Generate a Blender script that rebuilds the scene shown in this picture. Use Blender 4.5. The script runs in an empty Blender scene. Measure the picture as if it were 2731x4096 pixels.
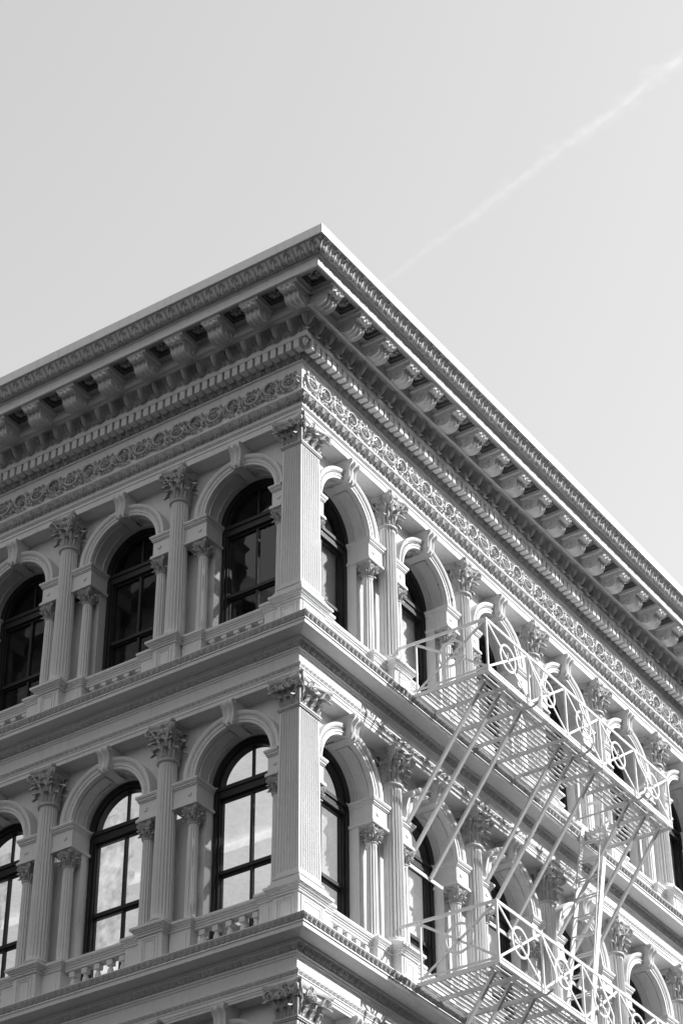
import bpy, math, random
import numpy as np
from mathutils import Matrix, Vector
random.seed(7)
rng = np.random.default_rng(7)
PI = math.pi
scene = bpy.context.scene
col = scene.collection

# ------------------------------------------------------------------ camera
cam_d = bpy.data.cameras.new('camera')
cam = bpy.data.objects.new('camera', cam_d); col.objects.link(cam)
YAW, PITCH, ROLL = 0.59434895, 0.64381934, -0.00611483
f = Vector((math.cos(PITCH)*math.cos(YAW), math.cos(PITCH)*math.sin(YAW), math.sin(PITCH)))
rt = Vector((math.sin(YAW), -math.cos(YAW), 0)); up = rt.cross(f)
r2 = rt*math.cos(ROLL)+up*math.sin(ROLL); u2 = -rt*math.sin(ROLL)+up*math.cos(ROLL)
m = Matrix((r2, u2, -f)).transposed().to_4x4()
m.translation = Vector((-20.28692, -14.39591, 1.6))
cam.matrix_world = m
cam_d.sensor_fit = 'VERTICAL'; cam_d.sensor_height = 36.0
cam_d.lens = 36.0*9319.076/4096
cam_d.clip_start = 0.1; cam_d.clip_end = 20000
scene.camera = cam
scene.render.resolution_x = 682; scene.render.resolution_y = 1024

# ------------------------------------------------------------------ sky, sun, exposure
SUN = Vector((0.58, -1.0, 0.86)).normalized()
elev = math.asin(SUN.z); az = math.atan2(SUN.x, SUN.y)
world = bpy.data.worlds.new('World'); scene.world = world; world.use_nodes = True
wn = world.node_tree; wn.nodes.clear()
sky = wn.nodes.new('ShaderNodeTexSky'); sky.sky_type = 'NISHITA'; sky.sun_disc = False
sky.sun_elevation = elev; sky.sun_rotation = az
sky.air_density = 1.0; sky.dust_density = 3.0; sky.ozone_density = 1.0
bw = wn.nodes.new('ShaderNodeSeparateColor')
bg = wn.nodes.new('ShaderNodeBackground'); wo = wn.nodes.new('ShaderNodeOutputWorld')
wn.links.new(sky.outputs[0], bw.inputs[0]); wn.links.new(bw.outputs[2], bg.inputs[0])
wn.links.new(bg.outputs[0], wo.inputs[0]); bg.inputs[1].default_value = 0.121
sl = bpy.data.lights.new('sun', 'SUN'); sun = bpy.data.objects.new('sun', sl); col.objects.link(sun)
sl.energy = 3.05; sl.angle = math.radians(0.5); sl.color = (1, 1, 1)
sun.rotation_euler = (-SUN).to_track_quat('-Z', 'Y').to_euler()
scene.view_settings.view_transform = 'Standard'; scene.view_settings.look = 'None'
scene.view_settings.exposure = 1.2; scene.view_settings.gamma = 1.0
scene.view_settings.use_curve_mapping = False
scene.cycles.transparent_max_bounces = 32

# ------------------------------------------------------------------ materials
def mat(name, base=.7, rough=.5, noise=.08, nscale=3.0, bump=.0, speck=0.0, emis=0.0, spec=.3, chips=0.0, streak=0.0):
    M = bpy.data.materials.new(name); M.use_nodes = True
    n = M.node_tree; b = n.nodes['Principled BSDF']
    b.inputs['Roughness'].default_value = rough
    b.inputs['Specular IOR Level'].default_value = spec
    tc = n.nodes.new('ShaderNodeNewGeometry')
    def noise_node(scale, detail=4):
        x = n.nodes.new('ShaderNodeTexNoise'); x.inputs['Scale'].default_value = scale
        x.inputs['Detail'].default_value = detail; n.links.new(tc.outputs['Position'], x.inputs['Vector']); return x
    n1 = noise_node(nscale); n2 = noise_node(nscale*9)
    a = n.nodes.new('ShaderNodeMath'); a.operation = 'ADD'
    n.links.new(n1.outputs['Fac'], a.inputs[0]); n.links.new(n2.outputs['Fac'], a.inputs[1])
    mr = n.nodes.new('ShaderNodeMapRange'); n.links.new(a.outputs[0], mr.inputs['Value'])
    mr.inputs['From Min'].default_value = .65; mr.inputs['From Max'].default_value = 1.35
    mr.inputs['To Min'].default_value = base*(1-noise); mr.inputs['To Max'].default_value = min(.95, base*(1+noise))
    out = mr.outputs[0]
    if streak:
        mp = n.nodes.new('ShaderNodeMapping'); mp.inputs['Scale'].default_value = (9, 9, .7)
        n.links.new(tc.outputs['Position'], mp.inputs['Vector'])
        s = n.nodes.new('ShaderNodeTexNoise'); s.inputs['Scale'].default_value = 2.0; s.inputs['Detail'].default_value = 5
        n.links.new(mp.outputs[0], s.inputs['Vector'])
        r = n.nodes.new('ShaderNodeMapRange'); r.inputs['From Min'].default_value = .52; r.inputs['From Max'].default_value = .75
        r.inputs['To Min'].default_value = 1; r.inputs['To Max'].default_value = 1-streak
        n.links.new(s.outputs['Fac'], r.inputs['Value'])
        q = n.nodes.new('ShaderNodeMath'); q.operation = 'MULTIPLY'; n.links.new(out, q.inputs[0]); n.links.new(r.outputs[0], q.inputs[1]); out = q.outputs[0]
    if speck or chips:
        s = noise_node(26 if not chips else 6.5, 3)
        r = n.nodes.new('ShaderNodeMapRange')
        lo = .70 if not chips else .650
        r.inputs['From Min'].default_value = lo; r.inputs['From Max'].default_value = lo+.03
        r.inputs['To Min'].default_value = 1; r.inputs['To Max'].default_value = 1-max(speck, chips)
        n.links.new(s.outputs['Fac'], r.inputs['Value'])
        q = n.nodes.new('ShaderNodeMath'); q.operation = 'MULTIPLY'; n.links.new(out, q.inputs[0]); n.links.new(r.outputs[0], q.inputs[1]); out = q.outputs[0]
    cc = n.nodes.new('ShaderNodeCombineColor')
    for i in range(3): n.links.new(out, cc.inputs[i])
    n.links.new(cc.outputs[0], b.inputs['Base Color'])
    if bump:
        nb = noise_node(45, 3); bp = n.nodes.new('ShaderNodeBump'); bp.inputs['Strength'].default_value = bump
        bp.inputs['Distance'].default_value = .01
        n.links.new(nb.outputs['Fac'], bp.inputs['Height']); n.links.new(bp.outputs[0], b.inputs['Normal'])
    if emis:
        n.links.new(cc.outputs[0], b.inputs['Emission Color']); b.inputs['Emission Strength'].default_value = emis
    return M
IRON = mat('painted_iron', .70, .42, .05, 1.6, .12, speck=.25, streak=.10)
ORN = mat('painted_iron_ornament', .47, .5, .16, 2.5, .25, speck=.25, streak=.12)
SHADE_SOFFIT = mat('shaded_soffit_paint', .36, .7, .2, 4, .1)  # shade between the brackets painted in as a darker tone
SHADE_RECESS = mat('shaded_recess_paint', .20, .7, .25, 6, .1)  # shade inside the coffers put into the base colour
COPING = mat('coping_metal', .82, .4, .04, 1.2, .05, streak=.12)
CHIP = mat('chipped_paint_iron', .55, .45, .06, 1.6, .12, chips=.75)
STEEL = mat('painted_steel', .60, .42, .08, 5, .15, speck=.2)
DARK = mat('dark_window_wood', .025, .4, .2, 5, .1)
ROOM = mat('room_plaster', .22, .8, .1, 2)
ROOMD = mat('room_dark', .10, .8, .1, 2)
ROOMW = mat('room_glowing_ceiling', .8, .8, .12, 1.5, emis=.30)  # glow added to the white ceiling to brighten this floor's windows
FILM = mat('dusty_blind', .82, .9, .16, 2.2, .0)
GLOW_SHEET = mat('mottled_light_sheet', .66, .9, .60, .9, emis=.38)  # emission imitates patches of light behind the panes
FILMW = mat('glowing_pale_blind', .62, .9, .14, 1.6, emis=.22)  # emission put in to imitate light coming through the blind
ASPH = mat('asphalt', .03, .9, .2, .5, .2)
CONC = mat('concrete', .10, .85, .12, .8, .1)
BLOCKER_STONE = mat('blocker_stone', .16, .85, .15, .4, .1)
LEAF = mat('leaf', .07, .5, .3, 6)
GLOBE = mat('globe_glass', .85, .4, .02, 2, emis=.8)

def glass():
    M = bpy.data.materials.new('window_glass'); M.use_nodes = True; n = M.node_tree; n.nodes.clear()
    o = n.nodes.new('ShaderNodeOutputMaterial'); mx = n.nodes.new('ShaderNodeMixShader')
    t = n.nodes.new('ShaderNodeBsdfTransparent'); t.inputs[0].default_value = (.86, .86, .86, 1)
    g = n.nodes.new('ShaderNodeBsdfGlossy'); g.inputs['Roughness'].default_value = .02
    gg = n.nodes.new('ShaderNodeNewGeometry')
    dp = n.nodes.new('ShaderNodeVectorMath'); dp.operation = 'DOT_PRODUCT'
    n.links.new(gg.outputs['Incoming'], dp.inputs[0]); n.links.new(gg.outputs['True Normal'], dp.inputs[1])
    def mth(op, x=None, v=None, u=None):
        k = n.nodes.new('ShaderNodeMath'); k.operation = op
        if x is not None: n.links.new(x, k.inputs[0])
        if v is not None: k.inputs[1].default_value = v
        if u is not None: k.inputs[0].default_value = u
        return k
    ab = mth('ABSOLUTE', dp.outputs['Value']); om = mth('SUBTRACT', None, None, 1.0); n.links.new(ab.outputs[0], om.inputs[1])
    p5 = mth('POWER', om.outputs[0], 5.0); m9 = mth('MULTIPLY', p5.outputs[0], 1.0); fr = mth('ADD', m9.outputs[0], .085)
    nz = n.nodes.new('ShaderNodeTexNoise'); nz.inputs['Scale'].default_value = 1.3
    ge = n.nodes.new('ShaderNodeNewGeometry'); n.links.new(ge.outputs['Position'], nz.inputs['Vector'])
    bp = n.nodes.new('ShaderNodeBump'); bp.inputs['Strength'].default_value = .15; bp.inputs['Distance'].default_value = .02
    n.links.new(nz.outputs['Fac'], bp.inputs['Height']); n.links.new(bp.outputs[0], g.inputs['Normal'])
    n.links.new(fr.outputs[0], mx.inputs[0]); n.links.new(t.outputs[0], mx.inputs[1]); n.links.new(g.outputs[0], mx.inputs[2])
    n.links.new(mx.outputs[0], o.inputs[0]); return M
GLASS = glass()

def sheer(src, name, clear):
    M = src.copy(); M.name = name; n = M.node_tree
    o = [x for x in n.nodes if x.type == 'OUTPUT_MATERIAL'][0]; b = n.nodes['Principled BSDF']
    t = n.nodes.new('ShaderNodeBsdfTransparent'); mx = n.nodes.new('ShaderNodeMixShader'); mx.inputs[0].default_value = clear
    n.links.new(b.outputs[0], mx.inputs[1]); n.links.new(t.outputs[0], mx.inputs[2]); n.links.new(mx.outputs[0], o.inputs['Surface'])
    return M
THIN = sheer(FILM, 'sheer_blind', .5); THINW = sheer(FILMW, 'sheer_glowing_blind', .5)

# ------------------------------------------------------------------ mesh helpers
# local facade frame: x = along the facade, y = -projection, z = up.  SWAP maps it to the left facade.
SWAP = Matrix(((0, 1, 0, 0), (1, 0, 0, 0), (0, 0, 1, 0), (0, 0, 0, 1)))
ID = Matrix.Identity(4)
class MB:
    def __init__(s): s.v = []; s.f = []; s.n = 0
    def add(s, v, f):
        v = np.asarray(v, float).reshape(-1, 3); k = s.n
        s.v.append(v); s.f += [tuple(i+k for i in q) for q in f]; s.n += len(v)
    def grid(s, P, cu=False, cv=False):
        nu, nv = P.shape[:2]; fs = []
        for i in range(nu if cu else nu-1):
            i2 = (i+1) % nu
            for j in range(nv if cv else nv-1):
                j2 = (j+1) % nv
                fs.append((i*nv+j, i2*nv+j, i2*nv+j2, i*nv+j2))
        s.add(P.reshape(-1, 3), fs)
    def box(s, x0, x1, y0, y1, z0, z1):
        v = [(x, y, z) for x in (x0, x1) for y in (y0, y1) for z in (z0, z1)]
        s.add(v, [(0, 1, 3, 2), (4, 6, 7, 5), (0, 4, 5, 1), (2, 3, 7, 6), (0, 2, 6, 4), (1, 5, 7, 3)])
    def obox(s, a, b, w, h, upv=(0, 0, 1)):
        a = np.array(a, float); b = np.array(b, float); d = b-a; d /= np.linalg.norm(d)
        u = np.array(upv, float); r = np.cross(d, u)
        if np.linalg.norm(r) < 1e-6: r = np.cross(d, (1, 0, 0))
        r /= np.linalg.norm(r); u = np.cross(r, d)
        v = [p+r*sx*w/2+u*sz*h/2 for p in (a, b) for sx in (-1, 1) for sz in (-1, 1)]
        s.add(v, [(0, 1, 3, 2), (4, 6, 7, 5), (0, 4, 5, 1), (2, 3, 7, 6), (0, 2, 6, 4), (1, 5, 7, 3)])
    def ext(s, prof, s0, s1, cap=True):
        """closed profile of (o,z) swept along x"""
        n = len(prof)
        v = [(s0, -o, z) for o, z in prof]+[(s1, -o, z) for o, z in prof]
        fs = [(i, (i+1) % n, n+(i+1) % n, n+i) for i in range(n)]
        if cap: fs += [tuple(range(n)), tuple(range(2*n-1, n-1, -1))]
        s.add(v, fs)
    def mitre(s, prof, L):
        """open profile swept from the building corner (mitred) to L"""
        n = len(prof)
        v = [(-o, -o, z) for o, z in prof]+[(L, -o, z) for o, z in prof]
        s.add(v, [(i, i+1, n+i+1, n+i) for i in range(n-1)])
    def lathe(s, prof, n=24, c=(0, 0), fn=None, a0=0, a1=2*PI):
        full = abs(a1-a0-2*PI) < 1e-6
        th = np.linspace(a0, a1, n, endpoint=not full)
        P = np.zeros((len(th), len(prof), 3))
        for j, pr in enumerate(prof):
            r = np.full(len(th), pr[0], float)
            if fn is not None and len(pr) > 2: r = r*(1-pr[2]*fn(th))
            P[:, j, 0] = c[0]+r*np.cos(th); P[:, j, 1] = c[1]+r*np.sin(th); P[:, j, 2] = pr[1]
        s.grid(P, cu=full)
    def tube(s, pts, r, n=6):
        pts = np.asarray(pts, float); k = len(pts)
        r = np.broadcast_to(np.asarray(r, float), (k,))
        d = np.gradient(pts, axis=0); d /= np.linalg.norm(d, axis=1)[:, None]+1e-9
        ref = np.linalg.svd(pts-pts.mean(0))[2][-1]
        P = np.zeros((k, n, 3)); th = np.linspace(0, 2*PI, n, endpoint=False)
        for i in range(k):
            a = np.cross(d[i], ref); a /= np.linalg.norm(a)+1e-9; b = np.cross(d[i], a)
            P[i] = pts[i]+r[i]*(np.outer(np.cos(th), a)+np.outer(np.sin(th), b))
        s.grid(P, cv=True)
        base = s.n-k*n
        s.f.append(tuple(base+j for j in range(n))); s.f.append(tuple(base+(k-1)*n+j for j in range(n)))
    def ball(s, c, rx, ry=None, rz=None, n=8, mm=6):
        ry = ry or rx; rz = rz or rx
        th = np.linspace(0, 2*PI, n, endpoint=False); ph = np.linspace(-PI/2, PI/2, mm)
        P = np.zeros((n, mm, 3))
        P[..., 0] = c[0]+rx*np.outer(np.cos(th), np.cos(ph)); P[..., 1] = c[1]+ry*np.outer(np.sin(th), np.cos(ph))
        P[..., 2] = c[2]+rz*np.outer(np.ones(n), np.sin(ph)); s.grid(P, cu=True)
    def merge(s, o, M=None, off=(0, 0, 0)):
        v = np.vstack(o.v)
        if M is not None: v = v @ np.array(M)[:3, :3].T + np.array(M)[:3, 3]
        s.v.append(v+np.array(off)); k = s.n; s.f += [tuple(i+k for i in q) for q in o.f]; s.n += len(v)
    def mesh(s, name, material, smooth=None):
        me = bpy.data.meshes.new(name); v = np.vstack(s.v)
        me.from_pydata(v.tolist(), [], s.f)
        me.materials.append(material); me.validate(); me.update()
        if smooth:
            me.polygons.foreach_set('use_smooth', [True]*len(me.polygons))
            try: me.set_sharp_from_angle(angle=math.radians(smooth))
            except Exception: pass
        return me
def fix_normals(me):
    import bmesh
    b = bmesh.new(); b.from_mesh(me); bmesh.ops.recalc_face_normals(b, faces=b.faces); b.to_mesh(me); b.free()
def put(name, me, parent, M=None):
    o = bpy.data.objects.new(name, me); col.objects.link(o)
    if parent is not None: o.parent = parent
    if M is not None: o.matrix_basis = M
    return o
def thing(name, label, cat, group=None, loc=(0, 0, 0)):
    o = bpy.data.objects.new(name, None); col.objects.link(o); o.location = loc; o.empty_display_size = .5
    o['label'] = label; o['category'] = cat
    if group: o['group'] = group
    return o
T = lambda x, y, z: Matrix.Translation((x, y, z))

# ------------------------------------------------------------------ layout numbers
LR, LL = 14.60, 10.47                       # facade lengths
COLR = [2.1625+2*i for i in range(7)]; COLL = [2.0352+2*i for i in range(5)]
BAYR = [1.13]+[3.1625+2*i for i in range(6)]; BAYL = [1.00]+[3.0352+2*i for i in range(4)]
SIDES = [('R', ID, LR, COLR, BAYR), ('L', SWAP, LL, COLL, BAYL)]
#          shelf   soffit  spring captop
STOREYS = [(18.336, 21.800, 20.870, 18.90), (14.086, 17.600, 16.710, 14.68), (9.84, 13.40, 12.47, 10.44)]
RS = .585; RO = .748

bld = thing('cast_iron_building', 'pale painted cast iron corner building with arched windows, fluted columns and heavy bracketed cornice', 'building')

# ------------------------------------------------------------------ relief bands
def smooth(a, x0, x1): t = np.clip((a-x0)/(x1-x0), 0, 1); return t*t*(3-2*t)
def f_leaf(u, t):
    x = 2*np.abs(u-.5)
    w = .74*np.clip(t*2.6, 0, 1)**.6*(1+.10*np.sin(t*20))
    ins = smooth(w-x, 0, .14)
    h = ins*(.72+.28*np.cos(x*4.2))
    h = h-.45*ins*np.exp(-((x-.40*t-.06)/.055)**2)-.25*ins*np.exp(-(x/.05)**2)
    d = smooth(.20-np.abs(x-1)*1.0-.25*np.abs(t-.30), 0, .10)*(t < .62)
    return np.clip(np.maximum(h, d*.8), 0, 1)
def f_acan(u, t):
    # tall pointed leaf with curled lobes, a narrower bud between each pair
    x = 2*np.abs(u-.5)
    w = .60*np.clip(1.15-t, 0, 1)**.45*(1+.16*np.sin(t*19))
    ins = smooth(w-x, 0, .10)
    h = ins*(.95-.35*x)-.55*ins*np.exp(-((x-.30+.18*t)/.05)**2)
    curl = .75*np.exp(-((x-.52)/.10)**2-((t-.30)/.12)**2)+.6*np.exp(-((x-.36)/.09)**2-((t-.66)/.10)**2)
    bud = smooth(.26*np.clip(1.05-t, 0, 1)**.6-np.abs(x-1), 0, .09)*.8*(t < .96)
    return np.clip(np.maximum(np.maximum(h, curl), bud), 0, 1.1)*smooth(t, 0, .12)
def f_egg(u, t):
    x = u-.5
    q = np.sqrt((x/.215)**2+((t-.62)/.50)**2)
    egg = np.sqrt(np.clip(1-q*q, 0, 1))
    q2 = np.sqrt((x/.34)**2+((t-.66)/.63)**2); rim = np.exp(-((q2-.98)/.085)**2)*.85
    xd = np.minimum(u, 1-u); dart = np.clip(1-xd/.035, 0, 1)*np.clip(t*8, 0, 1)*.8
    tip = np.clip(1-xd/.09, 0, 1)*np.exp(-((t-.16)/.10)**2)*.9
    return np.maximum(np.maximum(egg, rim), np.maximum(dart, tip))
def f_bead(u, t):
    x = 2*np.abs(u-.5)
    w = .86*np.sqrt(np.clip(1-((1-t)*.55)**2*1.2, 0, 1))*np.clip(t*7+.15, 0, 1)
    ins = np.clip((w-x)/.16, 0, 1)
    return ins*(.75-.5*np.exp(-((x-.42)/.13)**2))
def f_small(u, t):
    x = 2*np.abs(u-.5); w = .8*(1-abs(t-.4)**1.3)
    return np.clip((w-x)/.25, 0, 1)*(.6+.4*np.sin(t*10+x*4))
def band(mb, Mx, L, P0, P1, per, fn, amp, nper=14, nt=10, bulge=0.0, ph=0.0, sb=0.0):
    (o0, z0), (o1, z1) = P0, P1
    ds = per/nper; om = max(o0, o1)
    s = np.arange(-om, L+ds, ds); s[-1] = L
    t = np.linspace(0, 1, nt)
    S, TT = np.meshgrid(s, t, indexing='ij')
    h = fn(((S+ph)/per) % 1.0, TT)*amp
    dx, dz = o1-o0, z1-z0; ln = math.hypot(dx, dz); no, nz = dz/ln, -dx/ln
    if no < 0: no, nz = -no, -nz
    h = h+bulge*np.sin(PI*TT)+sb*np.sin(2*PI*TT)
    edge = np.clip(np.minimum(TT, 1-TT)*30, 0, 1); h = h*edge
    O = o0+dx*TT+no*h; Z = z0+dz*TT+nz*h
    P = np.stack([np.maximum(S, -O), -O, Z], -1)
    g = MB(); g.grid(P); mb.merge(g, Mx)

def band_part(name, parent, *a, material=None, **k):
    mb = MB()
    for sd, Mx, L, _, _ in SIDES: band(mb, Mx, L, *a, **k)
    me = mb.mesh(name, material or ORN, 50); fix_normals(me); return put(name, me, parent)

# ---- top entablature
cor = MB()
soz = 23.467
for sd, Mx, L, _, _ in SIDES:
    g = MB()
    g.mitre([(-.3, 23.97), (.9, 23.965), (1.15, 23.970), (1.198, 23.965), (1.200, 23.95), (1.198, 23.822), (1.192, 23.812), (1.170, 23.812)], L)
    g.mitre([(1.165, 23.808), (1.026, 23.640)], L)
    g.mitre([(1.030, 23.645), (1.034, 23.628), (1.014, 23.614), (1.004, 23.610), (1.000, 23.600), (1.000, 23.467), (.970, 23.466)], L)
    g.mitre([(.555, 23.466), (.548, 23.44), (.548, 23.315), (.500, 23.312), (.494, 23.302), (.475, 23.292), (.452, 23.290)], L)
    g.mitre([(.345, 23.078), (.352, 23.074), (.362, 23.066), (.356, 23.03), (.345, 22.998), (.225, 22.992), (.222, 22.985), (.222, 22.918), (.214, 22.910), (.205, 22.906)], L)
    g.mitre([(.132, 22.792), (.152, 22.786), (.146, 22.765), (.122, 22.757), (.120, 22.742), (.120, 22.202), (.205, 22.194), (.220, 22.186), (.218, 22.164), (.206, 22.154)], L)
    g.mitre([(.144, 22.038), (.148, 22.034), (.142, 22.028), (.140, 21.975), (.126, 21.969), (.126, 21.958), (.112, 21.950), (.112, 21.905), (.100, 21.900), (.096, 21.800), (.085, 21.800)], L)
    # soffit of the corona with recessed coffers
    cor.merge(g, Mx)
CR = [-.44, .25]+[.25+.629*k for k in range(1, 23)]
CL = [-.44]+[.22+.66*k for k in range(0, 16)]
coffs = {}; cofm = MB(); sofm = MB()
for (sd, Mx, L, _, _), cs in zip(SIDES, (CR, CL)):
    g = MB(); cf = MB(); oi, oo = .66, .92; D = .09
    ed = []
    for a, b in zip(cs[:-1], cs[1:]):
        c = (a+b)/2; ed.append((c-.135, c+.135))
    coffs[sd] = ed
    zz = soz
    # inner and outer strips (mitred) and bars between coffers
    cfz = g; g = MB(); g.mitre([(oi, zz), (.552, zz)], L); g.mitre([(.972, zz), (oo, zz)], L)
    prev = -.66
    for a, b in ed+[(L, L)]:
        if b > L: b = L
        if a > L: a = L
        g.add([(prev, -oi, zz), (a, -oi, zz), (a, -oo, zz), (prev, -oo, zz)], [(0, 1, 2, 3)])
        if a >= L: break
        x0, x1 = a, b; y0, y1 = -oo, -oi; i = .022
        q0 = [(x0, y0, zz), (x1, y0, zz), (x1, y1, zz), (x0, y1, zz)]
        q1 = [(x0, y0, zz+D*.5), (x1, y0, zz+D*.5), (x1, y1, zz+D*.5), (x0, y1, zz+D*.5)]
        q2 = [(x0+i, y0+i, zz+D*.5), (x1-i, y0+i, zz+D*.5), (x1-i, y1-i, zz+D*.5), (x0+i, y1-i, zz+D*.5)]
        q3 = [(x, y, zz+D) for x, y, _ in q2]
        fs = []
        for r in range(3):
            for k in range(4): fs.append((r*4+k, r*4+(k+1) % 4, r*4+4+(k+1) % 4, r*4+4+k))
        fs.append((12, 13, 14, 15)); cf.add(q0+q1+q2+q3, fs); COF = fs; prev = b
    sofm.merge(g, Mx); cofm.merge(cf, Mx)
# corner coffer
g = MB(); a, b = -.92, -.66; i = .02; D = .09
q = lambda i, z: [(a+i, a+i, z), (b-i, a+i, z), (b-i, b-i, z), (a+i, b-i, z)]
vs = q(0, soz)+q(0, soz+D*.5)+q(i, soz+D*.5)+q(i, soz+D); fs = []
for r in range(3):
    for k in range(4): fs.append((r*4+k, r*4+(k+1) % 4, r*4+4+(k+1) % 4, r*4+4+k))
g.add(vs, fs+[(12, 13, 14, 15)]); cofm.merge(g)
me = cor.mesh('cornice', IRON, 35); fix_normals(me); cornice = put('cornice', me, bld)
me = sofm.mesh('soffit', SHADE_SOFFIT); fix_normals(me); put('soffit', me, cornice)
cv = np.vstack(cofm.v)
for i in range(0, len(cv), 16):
    q = MB(); q.add(cv[i:i+16], COF); me = q.mesh('coffer', SHADE_RECESS); fix_normals(me); put('coffer', me, cornice)
# coping is its own part of the roof edge
mb = MB()
for sd, Mx, L, _, _ in SIDES:
    g = MB(); x = -1.203; k = 0; rr = random.Random(3 if sd == 'R' else 5)
    while x < L:
        x2 = min(L, x+rr.uniform(1.7, 2.6)); dz = rr.uniform(-.004, .006)
        pr = [(1.00, 23.978+dz), (1.200, 23.976+dz), (1.2055, 23.965+dz), (1.202, 23.815)]
        n = len(pr); st = [(-o if k == 0 else x, -o, z) for o, z in pr]; en = [(x2-.006, -o, z) for o, z in pr]
        g.add(st+en, [(i, i+1, n+i+1, n+i) for i in range(n-1)]); x = x2; k += 1
    mb.merge(g, Mx)
me = mb.mesh('coping', COPING); fix_normals(me); put('coping', me, cornice)
band_part('leaf_cyma', cornice, (1.026, 23.645), (1.172, 23.812), .222, f_acan, .058, nper=24, nt=22, sb=.018)
band_part('egg_and_dart_moulding', cornice, (.348, 23.078), (.452, 23.288), .264, f_egg, .098, nper=34, nt=24, bulge=-.030)
band_part('upper_leaf_moulding', cornice, (.132, 22.792), (.205, 22.905), .167, f_leaf, .046, nper=18, nt=12)
band_part('lower_leaf_moulding', cornice, (.146, 22.038), (.205, 22.153), .164, f_leaf, .046, nper=18, nt=12)
# dentils
mb = MB()
for sd, Mx, L, _, _ in SIDES:
    g = MB(); x = -.2175
    while x < L-.1:
        g.box(x, x+.088, -.342, -.220, 22.845, 22.992)
        x += .1325
    mb.merge(g, Mx)
g = MB(); g.lathe([(.001, 22.99), (.030, 22.985), (.042, 22.955), (.040, 22.925), (.026, 22.885), (.001, 22.862)], 14, (-.290, -.290)); mb.merge(g)
me = mb.mesh('dentil_band', IRON); fix_normals(me); put('dentil_band', me, cornice)
# pinecone at the dentil corner
# brackets
def bracket_mesh():
    w = .118
    cap = MB()
    cap.ext([(.545, 23.4665), (.962, 23.4665), (.962, 23.452), (.950, 23.446), (.944, 23.432), (.930, 23.428), (.545, 23.428)], -w-.045, w+.045)
    out = [(.950, 23.428), (.962, 23.405), (.958, 23.375), (.935, 23.355), (.905, 23.352), (.885, 23.362), (.868, 23.368), (.852, 23.352), (.846, 23.320), (.840, 23.280), (.822, 23.240), (.785, 23.212), (.730, 23.200), (.665, 23.206), (.608, 23.232), (.570, 23.285), (.552, 23.33)]
    n = 25; xs = np.linspace(-w, w, n)
    gro = .034*(np.abs(np.sin(np.linspace(0, 3*PI, n)))**1.5)
    P = np.zeros((len(out), n, 3)); ctr = np.array([.74, 23.40])
    for i, (o, z) in enumerate(out):
        d = np.array([o, z])-ctr; d /= np.linalg.norm(d)
        for j in range(n):
            P[i, j] = (xs[j], -(o-d[0]*gro[j]), z-d[1]*gro[j])
    cap.grid(P)
    for sx in (-w, w):
        poly = [(sx, -o, z) for o, z in out]+[(sx, -.55, 23.43), (sx, -.93, 23.43)]
        cap.add(poly, [tuple(range(len(poly)))])
        t = np.linspace(0, 1, 30); a = t*3.6*PI
        r = .062*(1-t)+.010; sg = 1 if sx > 0 else -1
        cap.tube(np.stack([np.full(30, sx+.003*sg), -(.665+r*1.15*np.cos(a+PI)), 23.300+r*np.sin(a+PI)*1.15], 1), .009, 5)
        r = .030*(1-t)+.005
        cap.tube(np.stack([np.full(30, sx+.003*sg), -(.898+r*np.cos(a)), 23.392-r*np.sin(a)], 1), .007, 5)
        s = np.linspace(0, 1, 10)
        cap.tube(np.stack([np.full(10, sx+.002*sg), -(.69+.18*s), 23.375+.03*np.sin(s*PI*1.5)], 1), .008, 5)
    # acanthus leaf on the front
    cap.ball((-.055, -.925, 23.39), .028, .026, .03); cap.ball((.055, -.925, 23.39), .028, .026, .03); cap.ball((0, -.915, 23.375), .018, .02, .03)
    me = cap.mesh('bracket', IRON, 40); fix_normals(me); return me
bm_ = bracket_mesh()
def rosette_mesh():
    g = MB()
    g.ball((0, 0, -.03), .036, .036, .045, 10, 7)
    for k in range(6):
        a = k*PI/3; c, s = math.cos(a), math.sin(a)
        P = np.zeros((5, 5, 3))
        for i in range(5):
            for j in range(5):
                t = i/4; x = (j/4-.5)*2; w = .026*math.sin(PI*(t*.8+.15))
                r = .03+.062*t; z = -.006-.03*math.sin(t*PI*.9)+.008*abs(x)
                P[i, j] = (c*r-s*x*w, s*r+c*x*w, z)
        g.grid(P)
    me = g.mesh('rosette', ORN, 50); return me
ros_ = rosette_mesh()
nb = 0
for (sd, Mx, L, _, _), cs in zip(SIDES, (CR, CL)):
    for c in cs:
        if c > L-.2: continue
        if c < -.3 and sd == 'R' or True:
            put('bracket', bm_, cornice, Mx @ T(c, 0, 0))
    for a, b in coffs[sd]:
        if b > L-.1: continue
        put('rosette', ros_, cornice, Mx @ T((a+b)/2, -.79, soz+.085))
put('rosette', ros_, cornice, T(-.79, -.79, soz+.085))
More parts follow.
